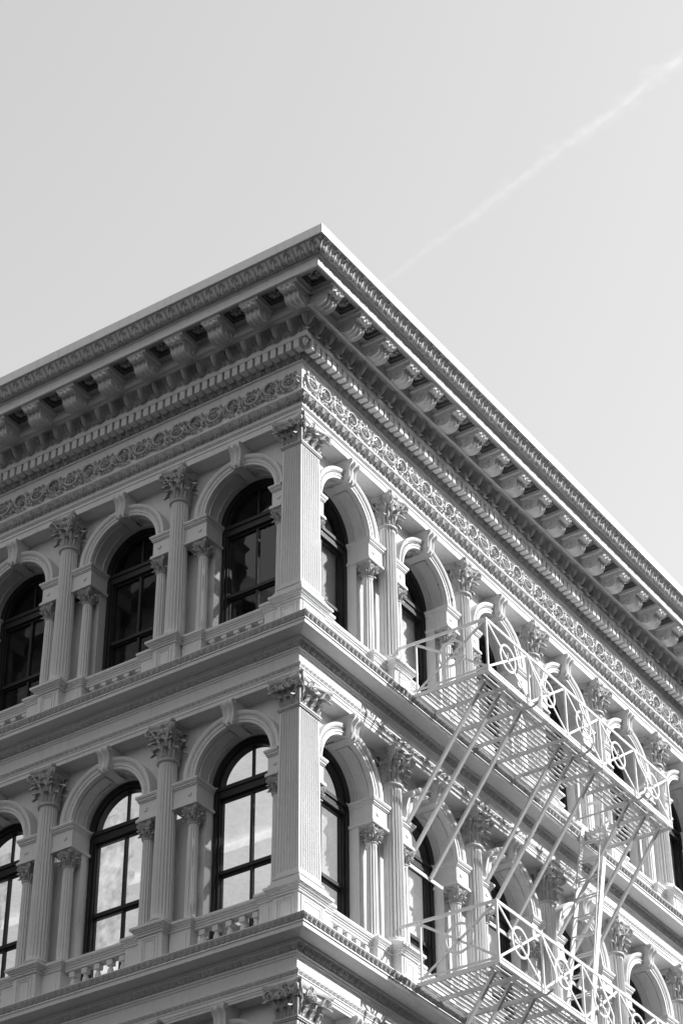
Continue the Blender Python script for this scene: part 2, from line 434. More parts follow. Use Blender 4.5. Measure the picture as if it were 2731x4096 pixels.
# scroll frieze
def scroll_unit(seed):
    g = MB(); y0 = -.122; zc = 22.455; R = random.Random(seed)
    j = lambda a: R.uniform(-a, a)
    def leaf(px, pz, ang, ln, w, lift=.035):
        d = np.array([math.cos(ang), math.sin(ang)]); t = np.array([-d[1], d[0]])
        P = np.zeros((6, 5, 3))
        for i in range(6):
            u = i/5; ww = w*math.sin(PI*(u*.85+.1))*(1+.25*math.sin(u*14))
            c = np.array([px, pz])+d*ln*u+t*.012*math.sin(u*PI)
            for k in range(5):
                x = (k/4-.5)*2; q = c+t*ww*x*.5
                P[i, k] = (q[0], y0-lift*1.35*math.sin(PI*min(1, u*.8+.12))*(1-.8*x*x)-.016*abs(math.sin(x*4.5)), q[1])
        g.grid(P)
    for q, sg in ((0, 1), (1, -1)):
        cx = .1625+q*.325+j(.004)
        t = np.linspace(0, 1, 26); a = t*(1.75+j(.08))*PI; r = .128-.055*t**1.4
        x = cx+r*np.cos(a+PI*.80); z = zc+sg*r*np.sin(a+PI*.80)*1.02
        g.tube(np.stack([x, y0-.034-.026*np.sin(t*PI), z], 1), .021*(1-t*.35), 8)
        # flower at the heart of the scroll
        g.ball((cx+j(.004), y0-.040, zc+j(.004)), .024, .03, .024, 7, 5)
        for k in range(7):
            b = k*2*PI/7+j(.3); leaf(cx+.018*math.cos(b), zc+.018*math.sin(b), b+j(.2), .050, .040, .048)
        # crest of leaves around the outside
        for k in range(10):
            b = PI*(-.10+k*.145)+j(.08); rr = .122+j(.006)
            leaf(cx+rr*math.cos(b), zc+sg*rr*math.sin(b), (b+.9)*sg if sg > 0 else -(b+.9), .060+j(.012), .044, .040)
        for k in range(5):
            b = PI*(1.15+k*.17)+j(.1); rr = .10
            leaf(cx+rr*math.cos(b), zc+sg*rr*math.sin(b), sg*(b-.7), .055+j(.01), .036, .034)
        # joining stem, buds and filler leaves between the scrolls
        s_ = np.linspace(0, 1, 12)
        g.tube(np.stack([cx+.085+.19*s_, np.full(12, y0-.024), zc-sg*.125+sg*.235*smooth(s_, .05, .95)], 1), .020*(1-.35*s_), 6)
        for k in range(7): leaf(cx+.1625+j(.028), zc+j(.11), R.uniform(0, 6.28), .062, .042, .042)
        g.ball((cx+.165, y0-.034, zc+j(.02)), .020, .024, .036, 6, 5); g.ball((cx+.150, y0-.03, zc+sg*.09), .016, .02, .018, 6, 5)
    for k in range(4):
        x = .08+k*.1625+j(.006); zt = zc+.150
        v = [(x-.036, y0+.006, zt-.055), (x+.036, y0+.006, zt-.055), (x+j(.006), y0-.006, zt+.050), (x, y0-.050, zt-.040)]
        g.add(v, [(0, 3, 2), (3, 1, 2)])
        leaf(x, zt-.06, PI/2+j(.3), .075, .05, .04)
    return g
units = [scroll_unit(i) for i in range(7)]
mb = MB()
for sd, Mx, L, _, _ in SIDES:
    x = -.10; k = 0
    while x+.65 < L: mb.merge(units[(k*3+(sd == 'L')) % 7], Mx @ T(x, 0, 0)); x += .65; k += 1
me = mb.mesh('scroll_frieze', ORN, 55); fix_normals(me); put('scroll_frieze', me, cornice)
print('cornice done')

# ------------------------------------------------------------------ intermediate entablatures
def entablature(dz):
    mb = MB()
    for sd, Mx, L, _, _ in SIDES:
        g = MB()
        g.mitre([(-.2, 18.350), (.36, 18.345), (.400, 18.338), (.402, 18.326), (.392, 18.322)], L)
        g.mitre([(.366, 18.252), (.372, 18.242), (.372, 18.228), (.358, 18.224), (.358, 18.170), (.335, 18.163), (.170, 18.163), (.160, 18.160), (.158, 18.130), (.140, 18.124), (.138, 18.112)], L)
        g.mitre([(.104, 18.040), (.110, 18.030), (.108, 18.012), (.092, 18.004), (.090, 17.985), (.076, 17.975), (.076, 17.812), (.112, 17.806), (.122, 17.795), (.120, 17.785)], L)
        g.mitre([(.104, 17.735), (.112, 17.728), (.112, 17.715), (.102, 17.708), (.102, 17.668), (.092, 17.662), (.090, 17.600), (.08, 17.600)], L)
        mb.merge(g, Mx)
    me = mb.mesh('entablature', IRON, 35)
    me.transform(T(0, 0, dz)); fix_normals(me); e = put('entablature', me, bld)
    def bp(nm, p0, p1, *a, **k):
        band_part(nm, e, (p0[0], p0[1]+dz), (p1[0], p1[1]+dz), *a, **k)
    bp('bead_moulding', (.364, 18.254), (.392, 18.322), .092, f_bead, .022, nper=14, nt=10)
    bp('bed_leaf_moulding', (.104, 18.042), (.138, 18.112), .118, f_leaf, .026, nper=14, nt=8)
    bp('small_leaf_moulding', (.104, 17.737), (.120, 17.786), .085, f_small, .012, nper=10, nt=6)
    return e
ENT = [entablature(0), entablature(-4.235), entablature(-8.47)]

# ------------------------------------------------------------------ capitals
def add_leaf(g, base, n, w, h, curl=.09, nu=13, nv=18):
    nu = max(nu, 11); nv = max(nv, 16)
    """acanthus leaf; base point, outward 2d normal n"""
    n = np.array([n[0], n[1], 0.]); n /= np.linalg.norm(n); t = np.cross((0, 0, 1.), n); b = np.array(base, float)
    P = np.zeros((nv, nu, 3))
    for i in range(nv):
        v = i/(nv-1)
        if v < .72: oz = h*v/.72*.98; oo = .018*(v/.72)**2
        else:
            a = (v-.72)/.28*PI*.85; oz = h*.98+.25*curl*math.sin(a)-.3*curl*max(0, a-1.2)/1.5; oo = .018+curl*.5*(1-math.cos(a))
        ww = w*(.62+.38*math.sin(PI*min(1, v*1.15)))*(1 if v < .8 else 1-.55*(v-.8)/.2)
        ww *= 1+.13*math.sin(v*21)
        for j in range(nu):
            x = (j/(nu-1)-.5)*2
            fold = .012*math.cos(x*PI*2.5)+.010*(1-x*x)
            P[i, j] = b+t*x*ww/2+np.array([0, 0, oz-.06*h*abs(x)**1.5])+n*(oo+fold-.012*x*x)
    g.grid(P)
def spiral(g, c, d, r0, turns, rad, sgn=1, lead=None, n=26):
    """flat spiral in the vertical plane containing 2d direction d"""
    t = np.linspace(0, 1, n); a = t*turns*2*PI; r = r0*(1-t)**.9+rad*.6
    x = r*np.cos(a+PI*.5*1); z = r*np.sin(a+PI*.5)
    pts = np.stack([c[0]+sgn*d[0]*(-x), c[1]+sgn*d[1]*(-x), c[2]+z], 1)
    if lead is not None:
        k = 8; s = np.linspace(0, 1, k, endpoint=False)[:, None]; p0 = np.array(lead); p1 = pts[0]
        mid = (p0+p1)/2+np.array([0, 0, -.01])-np.array([d[0], d[1], 0])*.02*sgn
        pts = np.vstack([(1-s)**2*p0+2*s*(1-s)*mid+s*s*p1, pts])
        rr = np.concatenate([np.linspace(rad*.7, rad, k), np.linspace(rad, rad*.5, n)])
    else: rr = np.linspace(rad, rad*.5, n)
    g.tube(pts, rr, 6)
def rosface(g, c, n, r):
    n = np.array([n[0], n[1], 0.]); t = np.cross((0, 0, 1.), n); c = np.array(c)
    g.ball(c+n*r*.35, r*.38, r*.38, r*.38, 7, 5)
    for k in range(6):
        a = k*PI/3; p = c+t*math.cos(a)*r*.62+np.array([0, 0, math.sin(a)*r*.62])
        g.ball(p, r*.3, r*.3, r*.34, 6, 4)
def capital_mesh(name, r=.125, H=.53, ab=.215):
    """origin at the neck ring (z=0), capital reaches z=H"""
    g = MB(); k = H/.53
    g.lathe([(r*1.0, -.035*k), (r*1.17, -.028*k), (r*1.23, -.008*k), (r*1.17, .012*k), (r*1.02, .018*k), (r*.98, .05*k), (r*.98, .25*k), (r*1.15, .37*k), (r*1.35, .44*k), (r*1.3, .455*k)], 28)
    for i in range(8):
        a = i*PI/4+PI/8; n = (math.cos(a), math.sin(a))
        add_leaf(g, (n[0]*r*.98, n[1]*r*.98, .018*k), n, r*.98, .130*k, .105*k, 11, 12)
    for i in range(8):
        a = i*PI/4; n = (math.cos(a), math.sin(a))
        add_leaf(g, (n[0]*r*.97, n[1]*r*.97, .03*k), n, r*1.0, .245*k, .135*k, 11, 12)
    for i in range(4):
        a = i*PI/2+PI/4; d = np.array([math.cos(a), math.sin(a)]); t = np.array([-d[1], d[0]])
        for sg in (-1, 1):
            off = t*sg*.014*k
            spiral(g, (d[0]*ab*1.22+off[0], d[1]*ab*1.22+off[1], .400*k), d, .050*k, 1.6, .014*k, 1,
                   lead=(d[0]*r*1.02+t[0]*sg*r*.5, d[1]*r*1.02+t[1]*sg*r*.5, .24*k))
        add_leaf(g, (d[0]*r*1.0, d[1]*r*1.0, .20*k), d, r*.6, .15*k, .10*k, 5, 8)
        g.ball((d[0]*ab*1.12, d[1]*ab*1.12, .335*k), .022*k, .022*k, .03*k, 6, 5)
        a = i*PI/2; d = np.array([math.cos(a), math.sin(a)]); t = np.array([-d[1], d[0]])
        for sg in (-1, 1):
            c = (d[0]*r*1.32+t[0]*sg*r*.33, d[1]*r*1.32+t[1]*sg*r*.33, .405*k)
            spiral(g, c, t*sg*-1, .032*k, 1.4, .011*k, 1, lead=(d[0]*r*1.1+t[0]*sg*r*.75, d[1]*r*1.1+t[1]*sg*r*.75, .27*k))
        rosface(g, (d[0]*ab*.80, d[1]*ab*.80, .488*k), d, .036*k)
    # abacus with concave sides
    pts = []
    for i in range(4):
        a0 = i*PI/2-PI/4; p0 = np.array([math.cos(a0), math.sin(a0)])*ab*1.42; p1 = np.array([math.cos(a0+PI/2), math.sin(a0+PI/2)])*ab*1.42
        nrm = np.array([math.cos(i*PI/2), math.sin(i*PI/2)]); tt = (p1-p0)/np.linalg.norm(p1-p0)
        p0 = p0+tt*.030*k; p1 = p1-tt*.030*k
        for s in np.linspace(0, 1, 11): pts.append(p0+(p1-p0)*s-nrm*.050*k*math.sin(PI*s)**.9)
    pts = np.array(pts); m_ = len(pts)
    rings = []
    for sc, z in ((.80, .440), (.86, .458), (.88, .474), (.97, .488), (1.0, .500), (1.0, .5298)):
        rings.append(np.column_stack([pts*sc, np.full(m_, z*k)]))
    g.grid(np.array(rings), cv=True)
    b0 = g.n-6*m_; g.f.append(tuple(b0+i for i in range(m_))); g.f.append(tuple(b0+5*m_+i for i in range(m_)))
    me = g.mesh(name, ORN, 55); fix_normals(me); return me
cap_me = capital_mesh('capital'); cap_s = capital_mesh('small_capital', .066, .245, .105)

def flute(n): return lambda th: np.abs(np.sin(th*n/2))**.7
def shaft_mesh(name, r0, r1, H, nf=20):
    prof = [(r0, 0, 0), (r0*1.0, .03*H/2, 0), (r0, .055*H/2, .165)]
    for t in np.linspace(.1, .9, 6): prof.append((r0+(r1-r0)*t**1.3, H*t, .165))
    prof += [(r1, H-.05*H/2, .165), (r1, H-.02*H/2, 0), (r1, H, 0)]
    g = MB(); g.lathe(prof, nf*7, fn=flute(nf)); me = g.mesh(name, IRON, 60); fix_normals(me); return me
def base_mesh(name, r, h):
    g = MB()
    pr = [(0.3*r, h), (r*1.02, h), (r*1.06, h*.95), (r*1.10, h*.90)]
    for a in np.linspace(PI/2, -PI/2, 6): pr.append((r*1.12+r*.12*math.cos(a), h*.80+h*.09*math.sin(a)))
    pr += [(r*1.14, h*.66), (r*1.12, h*.55), (r*1.2, h*.45)]
    for a in np.linspace(PI/2, -PI/2, 7): pr.append((r*1.25+r*.22*math.cos(a), h*.28+h*.16*math.sin(a)))
    pr += [(r*1.25, 0.002)]
    g.lathe(pr, 30); me = g.mesh(name, IRON, 50); fix_normals(me); return me

# ------------------------------------------------------------------ arch pieces
def arch_mesh():
    """origin: spring centre, archivolt front at y=0"""
    g = MB()
    prof = [(RS, -.36), (RS, -.30), (RS+.012, -.295), (RS+.012, -.06), (RS, -.055), (RS, -.008), (RS+.008, .006), (RS+.040, .010), (RS+.046, .022), (RS+.060, .024), (RS+.064, .012),
            (RS+.072, .004), (RS+.108, .008), (RS+.112, .022), (RS+.122, .030), (RS+.134, .034), (RS+.150, .042), (RO, .044), (RO+.004, .036), (RO+.004, -.16)]
    th = np.linspace(0, PI, 65)
    P = np.zeros((len(th), len(prof), 3))
    for j, (r, o) in enumerate(prof):
        P[:, j, 0] = r*np.cos(th); P[:, j, 1] = -o; P[:, j, 2] = r*np.sin(th)
    g.grid(P)
    # intrados panel frames : raised ribs
    for a0, a1 in ((.06, 1.36), (PI-1.36, PI-.06)):
        t = np.linspace(a0, a1, 24)
        for y in (.085, .27):
            r = RS-.001
            Q = np.zeros((24, 4, 3))
            for j, (dr, dy) in enumerate(((0.01, -.012), (-.010, -.007), (-.010, .007), (0.01, .012))):
                Q[:, j, 0] = (r+dr)*np.cos(t); Q[:, j, 1] = y+dy; Q[:, j, 2] = (r+dr)*np.sin(t)
            g.grid(Q)
        for a in (a0, a1):
            da = .02; Q = []
            for aa, dr in ((a-da, .01), (a-da*.6, -.010), (a+da*.6, -.010), (a+da, .01)):
                Q.append([((RS+dr)*math.cos(aa), y, (RS+dr)*math.sin(aa)) for y in (.085, .27)])
            g.grid(np.array(Q))
    # bead relief on the archivolt
    n = 62
    for k in range(n):
        a = PI*(k+.5)/n; r = RS+.090
        v = []
        for aa, rr, o in ((a-.019, r, .006), (a, r-.015, .008), (a+.019, r, .006), (a, r+.015, .008), (a, r, .022)):
            v.append((rr*math.cos(aa), -o, rr*math.sin(aa)))
        g.add(v, [(0, 1, 4), (1, 2, 4), (2, 3, 4), (3, 0, 4)])
    return g
ag = arch_mesh()
arch_me = ag.mesh('arch', IRON, 40); fix_normals(arch_me)
arch_chip = arch_me.copy(); arch_chip.materials[0] = CHIP
def keystone_mesh(top):
    g = MB(); n = 25
    out = [(.05, top), (.150, top-.004), (.176, top-.018), (.182, top-.045), (.172, top-.070), (.150, top-.092), (.130, top-.125), (.118, top-.165), (.112, RS+.075), (.112, RS+.050),
           (.122, RS+.030), (.128, RS+.006), (.118, RS-.016), (.095, RS-.028), (.055, RS-.034), (.02, RS-.030), (-.05, RS-.028), (-.30, RS-.028)]
    P = np.zeros((len(out), n, 3))
    for i, (o, z) in enumerate(out):
        w = .100-(.100-.076)*min(1, max(0, (top-z)/(top-RS)))
        for j in range(n):
            x = (j/(n-1)-.5)*2
            gr = .038*math.sin(x*PI)**2*(1 if i < 14 else 0)
            P[i, j] = (x*w, -(o-gr), z-(gr*.5 if 10 < i < 15 else 0))
    g.grid(P)
    for j in (0, n-1):
        v = [tuple(P[i, j]) for i in range(len(out))]+[(P[-1, j, 0], .30, top), (P[0, j, 0], .16, top)]
        # triangulated side wall as strip to the back plane
        Q = np.array([[P[i, j], (P[i, j, 0], .17, P[i, j, 2])] for i in range(len(out)-1)]); g.grid(Q)
    for sx in (-1, 1):
        t = np.linspace(0, 1, 22); a = t*2.8*PI; r = .036*(1-t)+.006
        g.tube(np.stack([np.full(22, sx*.101), -(.130+r*np.cos(a)), top-.052+r*np.sin(a)], 1), .007, 5)
        r = .026*(1-t)+.005
        g.tube(np.stack([np.full(22, sx*.079), -(.092+r*np.cos(a+PI)), RS+.004+r*np.sin(a+PI)], 1), .006, 5)
    for k in range(-2, 3): g.ball((k*.03, -.068, RS-.028), .017, .02, .02, 6, 5)
    me = g.mesh('keystone', IRON, 40); fix_normals(me); return me
def spandrel_mesh(sl, sr, H):
    """wall plate at o=-.15 around the arch head; from x=-sl to x=sr, z 0..H"""
    g = MB(); th = np.linspace(0, PI, 49); r = RO-.03
    inner = np.stack([r*np.cos(th), np.full(49, .15), r*np.sin(th)], 1)
    outer = []
    for a in th:
        c, s = math.cos(a), math.sin(a); k = 1e9
        if c > 1e-6: k = min(k, sr/c)
        if c < -1e-6: k = min(k, -sl/c)
        if s > 1e-6: k = min(k, H/s)
        outer.append((k*c, .15, k*s))
    P = np.array([inner, outer]); g.grid(P)
    # corners
    for sx, X in ((1, sr), (-1, -sl)):
        i = [k for k in range(49) if (outer[k][0]-X)*sx > -1e-6]
        k = i[-1] if sx > 0 else i[0]; k2 = k+1 if sx > 0 else k-1
        g.add([outer[k], (X, .15, H), outer[k2]], [(0, 1, 2)])
    return g
def impost(g, x_in, x_out, zt):
    """x_in: window side die face; cornice overhangs toward the window; zt = spring"""
    d = -1 if x_out > x_in else 1
    lo = lambda p: min(x_in+d*p, x_out); hi = lambda p: max(x_in+d*p, x_out)
    bk = .36
    for p, z0, z1, o in ((.038, -.030, -.004, .052), (.030, -.046, -.030, .044), (.016, -.075, -.046, .030), (.008, -.092, -.075, .016), (0, -.312, -.092, .0), (.010, -.332, -.312, .010), (.026, -.352, -.332, .024), (.030, -.372, -.352, .028)):
        if x_out > x_in: a, b = x_in-p, x_out
        else: a, b = x_out, x_in+p
        g.box(a, b, -o, bk+p*.02, zt+z0, zt+z1)
    xm = (x_in+x_out)/2
    # round boss
    pr = [(.0, -.016), (.026, -.014), (.034, -.004), (.036, .001)]
    P = np.zeros((16, 4, 3)); th = np.linspace(0, 2*PI, 16, endpoint=False)
    xc = x_in-d*.11
    for j, (r, y) in enumerate(pr): P[:, j, 0] = xc+r*np.cos(th); P[:, j, 1] = y; P[:, j, 2] = zt-.205+r*np.sin(th)
    g.grid(P, cu=True)

def panel_box(g, x0, x1, o, z0, z1, depth=.0, back=.15, panel=True, axis=0, mult=1.0):
    """pedestal dado with nested raised frames on its front"""
    g.box(x0, x1, -o, back, z0, z1)
    if not panel: return
    w = x1-x0; h = z1-z0; a = .24*w; zb = z0+.12*h; zt_ = z1-.10*h
    def frame(ax0, ax1, az0, az1, t, pr):
        for (p, q, r_, s_) in ((ax0, ax1, az0, az0+t), (ax0, ax1, az1-t, az1), (ax0, ax0+t, az0+t, az1-t), (ax1-t, ax1, az0+t, az1-t)):
            g.box(p, q, -o-pr, -o+.004, r_, s_)
    frame(x0+w*.16, x1-w*.16, zb, zt_, .016, .012)
    frame(x0+w*.16+.018, x1-w*.16-.018, zb+.018, zt_-.018, .012, .005)
    if w*.68-.1 > .05: frame(x0+w*.16+.045, x1-w*.16-.045, zb+.045, zt_-.045, .010, .010)
def capped(g, x0, x1, o, zt, back=.15, p=.085):
    for pp, a, b in ((p, -.034, 0), (p*.8, -.048, -.034), (p*.62, -.066, -.048), (p*.38, -.090, -.066), (p*.2, -.11, -.09), (p*.30, -.122, -.11)):
        g.box(x0-pp, x1+pp, -o-pp, back, zt+a, zt+b)

arch_cache = {}
col_cache = {}
shaft_me = {}
baluster_me = None
def baluster():
    g = MB(); h = .37
    pr = [(.030, 0), (.036, .012), (.030, .03), (.022, .05), (.019, .075), (.024, .11), (.036, .16), (.042, .20), (.040, .235), (.030, .262), (.022, .275), (.026, .285), (.030, .292), (.030, .30)]
    g.lathe([(a, b) for a, b in pr], 16); g.box(-.042, .042, -.042, .042, .298, h); g.box(-.045, .045, -.045, .045, -.03, .004)
    me = g.mesh('baluster', IRON, 50); fix_normals(me); return me
baluster_me = baluster()

def window_meshes(spring, sill, key):
    """origin at spring centre; frame front at y=.36"""
    H = spring-sill; R1 = .575; R0 = .505
    g = MB()
    # jamb frame, arch ring
    for sx in (-1, 1):
        a, b = sorted((sx*(R1+.05), sx*R0)); g.box(a, b, .372, .50, -H, 0)
        a, b = sorted((sx*(R0+.004), sx*(R0-.030))); g.box(a, b, .40, .50, -H, 0)
    th = np.linspace(0, PI, 41)
    for r_a, r_b, y in ((R1+.060, R0, .368), (R0+.004, R0-.030, .40)):
        P = np.zeros((41, 4, 3))
        for j, (r, yy) in enumerate(((r_a, y+.06), (r_a, y), (r_b, y), (r_b, y+.10))):
            P[:, j, 0] = r*np.cos(th); P[:, j, 1] = yy; P[:, j, 2] = r*np.sin(th)
        g.grid(P)
    # transom
    g.box(-R0, R0, .375, .50, -.055, .0); g.box(-R0, R0, .395, .50, -.115, -.055); g.box(-R0, R0, .385, .50, -.165, -.115)
    fr = g.mesh('frame', DARK, 30); fix_normals(fr)
    s = MB()
    zm = -.165-(H-.165)*.50
    s.box(-.016, .016, .44, .478, 0, math.sqrt(R0**2)-.02)
    s.box(-.018, .018, .425, .478, zm, -.165)
    s.box(-.018, .018, .445, .495, -H, zm)
    s.box(-R0, R0, .420, .478, zm-.024, zm+.024); s.box(-R0, R0, .45, .50, zm-.045, zm-.02)
    for sx in (-1, 1):
        a, b = sorted((sx*(R0-.005), sx*(R0-.042)))
        s.box(a, b, .430, .475, zm, -.165); s.box(a, b, .452, .497, -H, zm)
    s.box(-R0, R0, .43, .475, -.20, -.165)
    sa = s.mesh('sash', DARK, 30); fix_normals(sa)
    p = MB()
    ys = (.455, .455, .475)
    th = np.linspace(0, PI, 33); v = [(R0*math.cos(a), .458, R0*math.sin(a)) for a in th]; p.add(v, [tuple(range(33))])
    p.add([(-R0, .455, zm), (R0, .455, zm), (R0, .455, -.165), (-R0, .455, -.165)], [(0, 1, 2, 3)])
    p.add([(-R0, .474, -H), (R0, .474, -H), (R0, .474, zm), (-R0, .474, zm)], [(0, 1, 2, 3)])
    pa = p.mesh('pane', GLASS)
    b = MB()
    b.add([(R0*math.cos(a), .52, R0*math.sin(a)) for a in th], [tuple(range(33))])
    b.box(-R0-.02, R0+.02, .515, .525, -H, -.0)
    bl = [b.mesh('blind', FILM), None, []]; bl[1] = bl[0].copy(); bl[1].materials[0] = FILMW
    # added glowing sheet inside the glass, its ragged edge imitating a patch of light
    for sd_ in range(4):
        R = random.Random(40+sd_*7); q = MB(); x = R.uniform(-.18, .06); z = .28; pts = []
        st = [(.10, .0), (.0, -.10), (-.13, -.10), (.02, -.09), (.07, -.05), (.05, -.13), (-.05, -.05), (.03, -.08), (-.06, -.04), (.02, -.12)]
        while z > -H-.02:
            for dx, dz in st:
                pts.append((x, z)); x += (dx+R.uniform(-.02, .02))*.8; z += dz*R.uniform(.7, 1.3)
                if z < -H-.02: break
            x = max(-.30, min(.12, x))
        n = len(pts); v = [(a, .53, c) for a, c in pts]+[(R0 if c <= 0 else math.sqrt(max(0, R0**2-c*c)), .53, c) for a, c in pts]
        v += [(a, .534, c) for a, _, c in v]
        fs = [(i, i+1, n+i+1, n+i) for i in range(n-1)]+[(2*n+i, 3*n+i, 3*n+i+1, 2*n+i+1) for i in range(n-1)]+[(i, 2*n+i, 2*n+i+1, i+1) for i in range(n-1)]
        q.add(v, fs); bl[2].append(q.mesh('ragged_light_sheet', GLOW_SHEET))
    # half blind covering one part only
    return fr, sa, pa, bl
def storey(k):
    shelf, soff, spring, capz = STOREYS[k]
    H = soff-spring
    ring_z = soff-.53
    baseh = .135
    sh = shaft_mesh('column', .140, .122, ring_z-.03-(capz+baseh)+.005)
    ba = base_mesh('base', .140, baseh)
    ssh_top = spring-.372-.245
    colz = capz+.085
    ssh = shaft_mesh('colonnette', .078, .068, ssh_top-colz-.015, 14)
    sba = base_mesh('colonnette_base', .078, .085)
    key_me = keystone_mesh(H-.004)
    fr, sa, pa, bl = window_meshes(spring, shelf+.36, k)
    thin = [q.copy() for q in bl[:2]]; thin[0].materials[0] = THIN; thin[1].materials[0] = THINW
    cap_use = cap_me
    sp_cache = {}
    for sd, Mx, L, cols, bays in SIDES:
        for c in cols:
            if c > L: continue
            o = put('column', sh, bld, Mx @ T(c, 0, capz+baseh))
            put('capital', cap_use, o, T(0, 0, ring_z-(capz+baseh)))
            put('base', ba, o, T(0, 0, -baseh))
            g = MB(); z0 = shelf-.0
            panel_box(g, -.186, .186, .20, shelf+.004, capz-.10)
            capped(g, -.186, .186, .20, capz)
            g.box(-.205, .205, -.219, .15, shelf+.002, shelf+.045)
            if ('ped', k) not in col_cache:
                me = g.mesh('pedestal', IRON); col_cache[('ped', k)] = me
            put('pedestal', col_cache[('ped', k)], bld, Mx @ T(c, 0, 0))
        for bi, c in enumerate(bays):
            if c+.5 > L: continue
            corner = bi == 0
            edge = (.40 if sd == 'R' else .285)
            sl = (c-edge+.02) if corner else 1.0; sr = (cols[0]-c) if corner else 1.0
            key = (sd if corner else 'n')
            if key not in sp_cache:
                g = spandrel_mesh(sl, sr, H)
                # pier faces beside the window opening, o=-.22
                piL = -sl; piR = sr
                g.box(piL, -.56, .22, .37, shelf+.02-spring, -.36); g.box(.56, piR, .22, .37, shelf+.02-spring, -.36)
                # back closers behind arch
                me = g.mesh('wall_panel', IRON, 30); fix_normals(me)
                g2 = MB(); impost(g2, .555, sr-.10, 0); mr = g2.mesh('impost', IRON)
                g3 = MB(); impost(g3, -.555, -sl+.10 if not corner else -sl+.012, 0); ml = g3.mesh('impost', IRON)
                # balustrade rail
                g4 = MB(); a, b = -.515, .515
                zr = capz-spring
                for pp, z0, z1 in ((.052, -.030, 0), (.045, -.045, -.030), (.028, -.07, -.045), (.012, -.10, -.07), (.0, -.135, -.10)):
                    g4.box(a, b, -.010-pp, .12+pp*.2, zr+z0, zr+z1)
                g4.box(a, b, .0, .12, shelf+.002-spring, shelf+.05-spring)
                cps = []
                for x0, x1 in ((-min(sl, .83), -.515), (.515, min(sr, .83))):
                    g5 = MB(); panel_box(g5, x0, x1, .075, shelf+.003-spring, zr-.10, panel=False)
                    g5.box(x0+.07 if x0 < 0 else x0+.06, x1-.06 if x0 < 0 else x1-.07, -.083, -.06, shelf+.13-spring, zr-.18)
                    capped(g5, x0, x1, .075, zr, p=.055); cps.append(g5.mesh('colonnette_pedestal', IRON))
                sp_cache[key] = (me, mr, ml, g4.mesh('balustrade', IRON), cps)
            me, mr, ml, rail, cped = sp_cache[key]
            B = Mx @ T(c, 0, spring)
            put('wall_panel', me, bld, B)
            am = arch_me
            if sd == 'R' and k == 0 and bi == 1: am = arch_chip
            a = put('arch', am, bld, B)
            if am is arch_chip: a['label'] = 'arch with peeling paint on its underside'
            put('keystone', key_me, a)
            put('impost', mr, bld, B); put('impost', ml, bld, B)
            r = put('balustrade', rail, bld, B)
            for cp_ in cped: put('colonnette_pedestal', cp_, bld, B)
            if k < 2 and c < 10.5:
                for j in range(5):
                    put('baluster', baluster_me, r, T(-.40+.2*j, .045, shelf+.05-spring+.03+ (capz-shelf-.62)*0))
            for sg in (-1, 1):
                xx = sg*.655
                o = put('colonnette', ssh, bld, Mx @ T(c+xx, .09, colz))
                put('capital', cap_s, o, T(0, 0, ssh_top-colz)); put('base', sba, o, T(0, 0, -.085))
            w = put('window', fr, bld, B); put('sash', sa, w); put('pane', pa, w)
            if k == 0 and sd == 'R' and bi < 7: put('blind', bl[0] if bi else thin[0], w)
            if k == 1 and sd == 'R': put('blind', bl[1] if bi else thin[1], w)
            if k == 1 and sd == 'L' and 0 < bi < 4: put('ragged_light_sheet', bl[2][bi], w)
for k in range(3): storey(k)
print('storeys done')

# ------------------------------------------------------------------ corner pilasters (L face .285, R face .40 wide)
def pil_section(o, wL, wR, amp, nL=7, nR=9, m_=8):
    pts = [(.10, wL), (-o, wL)]
    def face(length, nf, mk):
        mg = .022; seg = (length-2*mg)/nf; r = []
        for i in range(nf):
            for j in range(m_+1):
                t = j/m_; x = mg+seg*(i+t)
                d = amp*(math.sin(PI*min(1, max(0, (t-.15)/.7)))**.6 if .15 < t < .85 else 0)
                r.append(mk(x, d))
        return r
    left = face(wL+o, nL, lambda x, d: (-o+d, wL-x)); right = face(wR+o, nR, lambda x, d: (-o+x, -o+d))
    return pts+left+[(-o, -o)]+right+[(wR, -o), (wR, .10)]
def sweep(g, sections):
    P = np.array([[(x, y, z) for x, y in s] for s, z in sections]); g.grid(P)
def corner_ring(g, o, wL, wR, z0, z1):
    """L-shaped solid block that wraps the corner; o = projection; the block ends at wL / wR"""
    g.box(-o, wR, -o, .10, z0, z1)
    g.box(-o, .10, .10, wL, z0, z1)
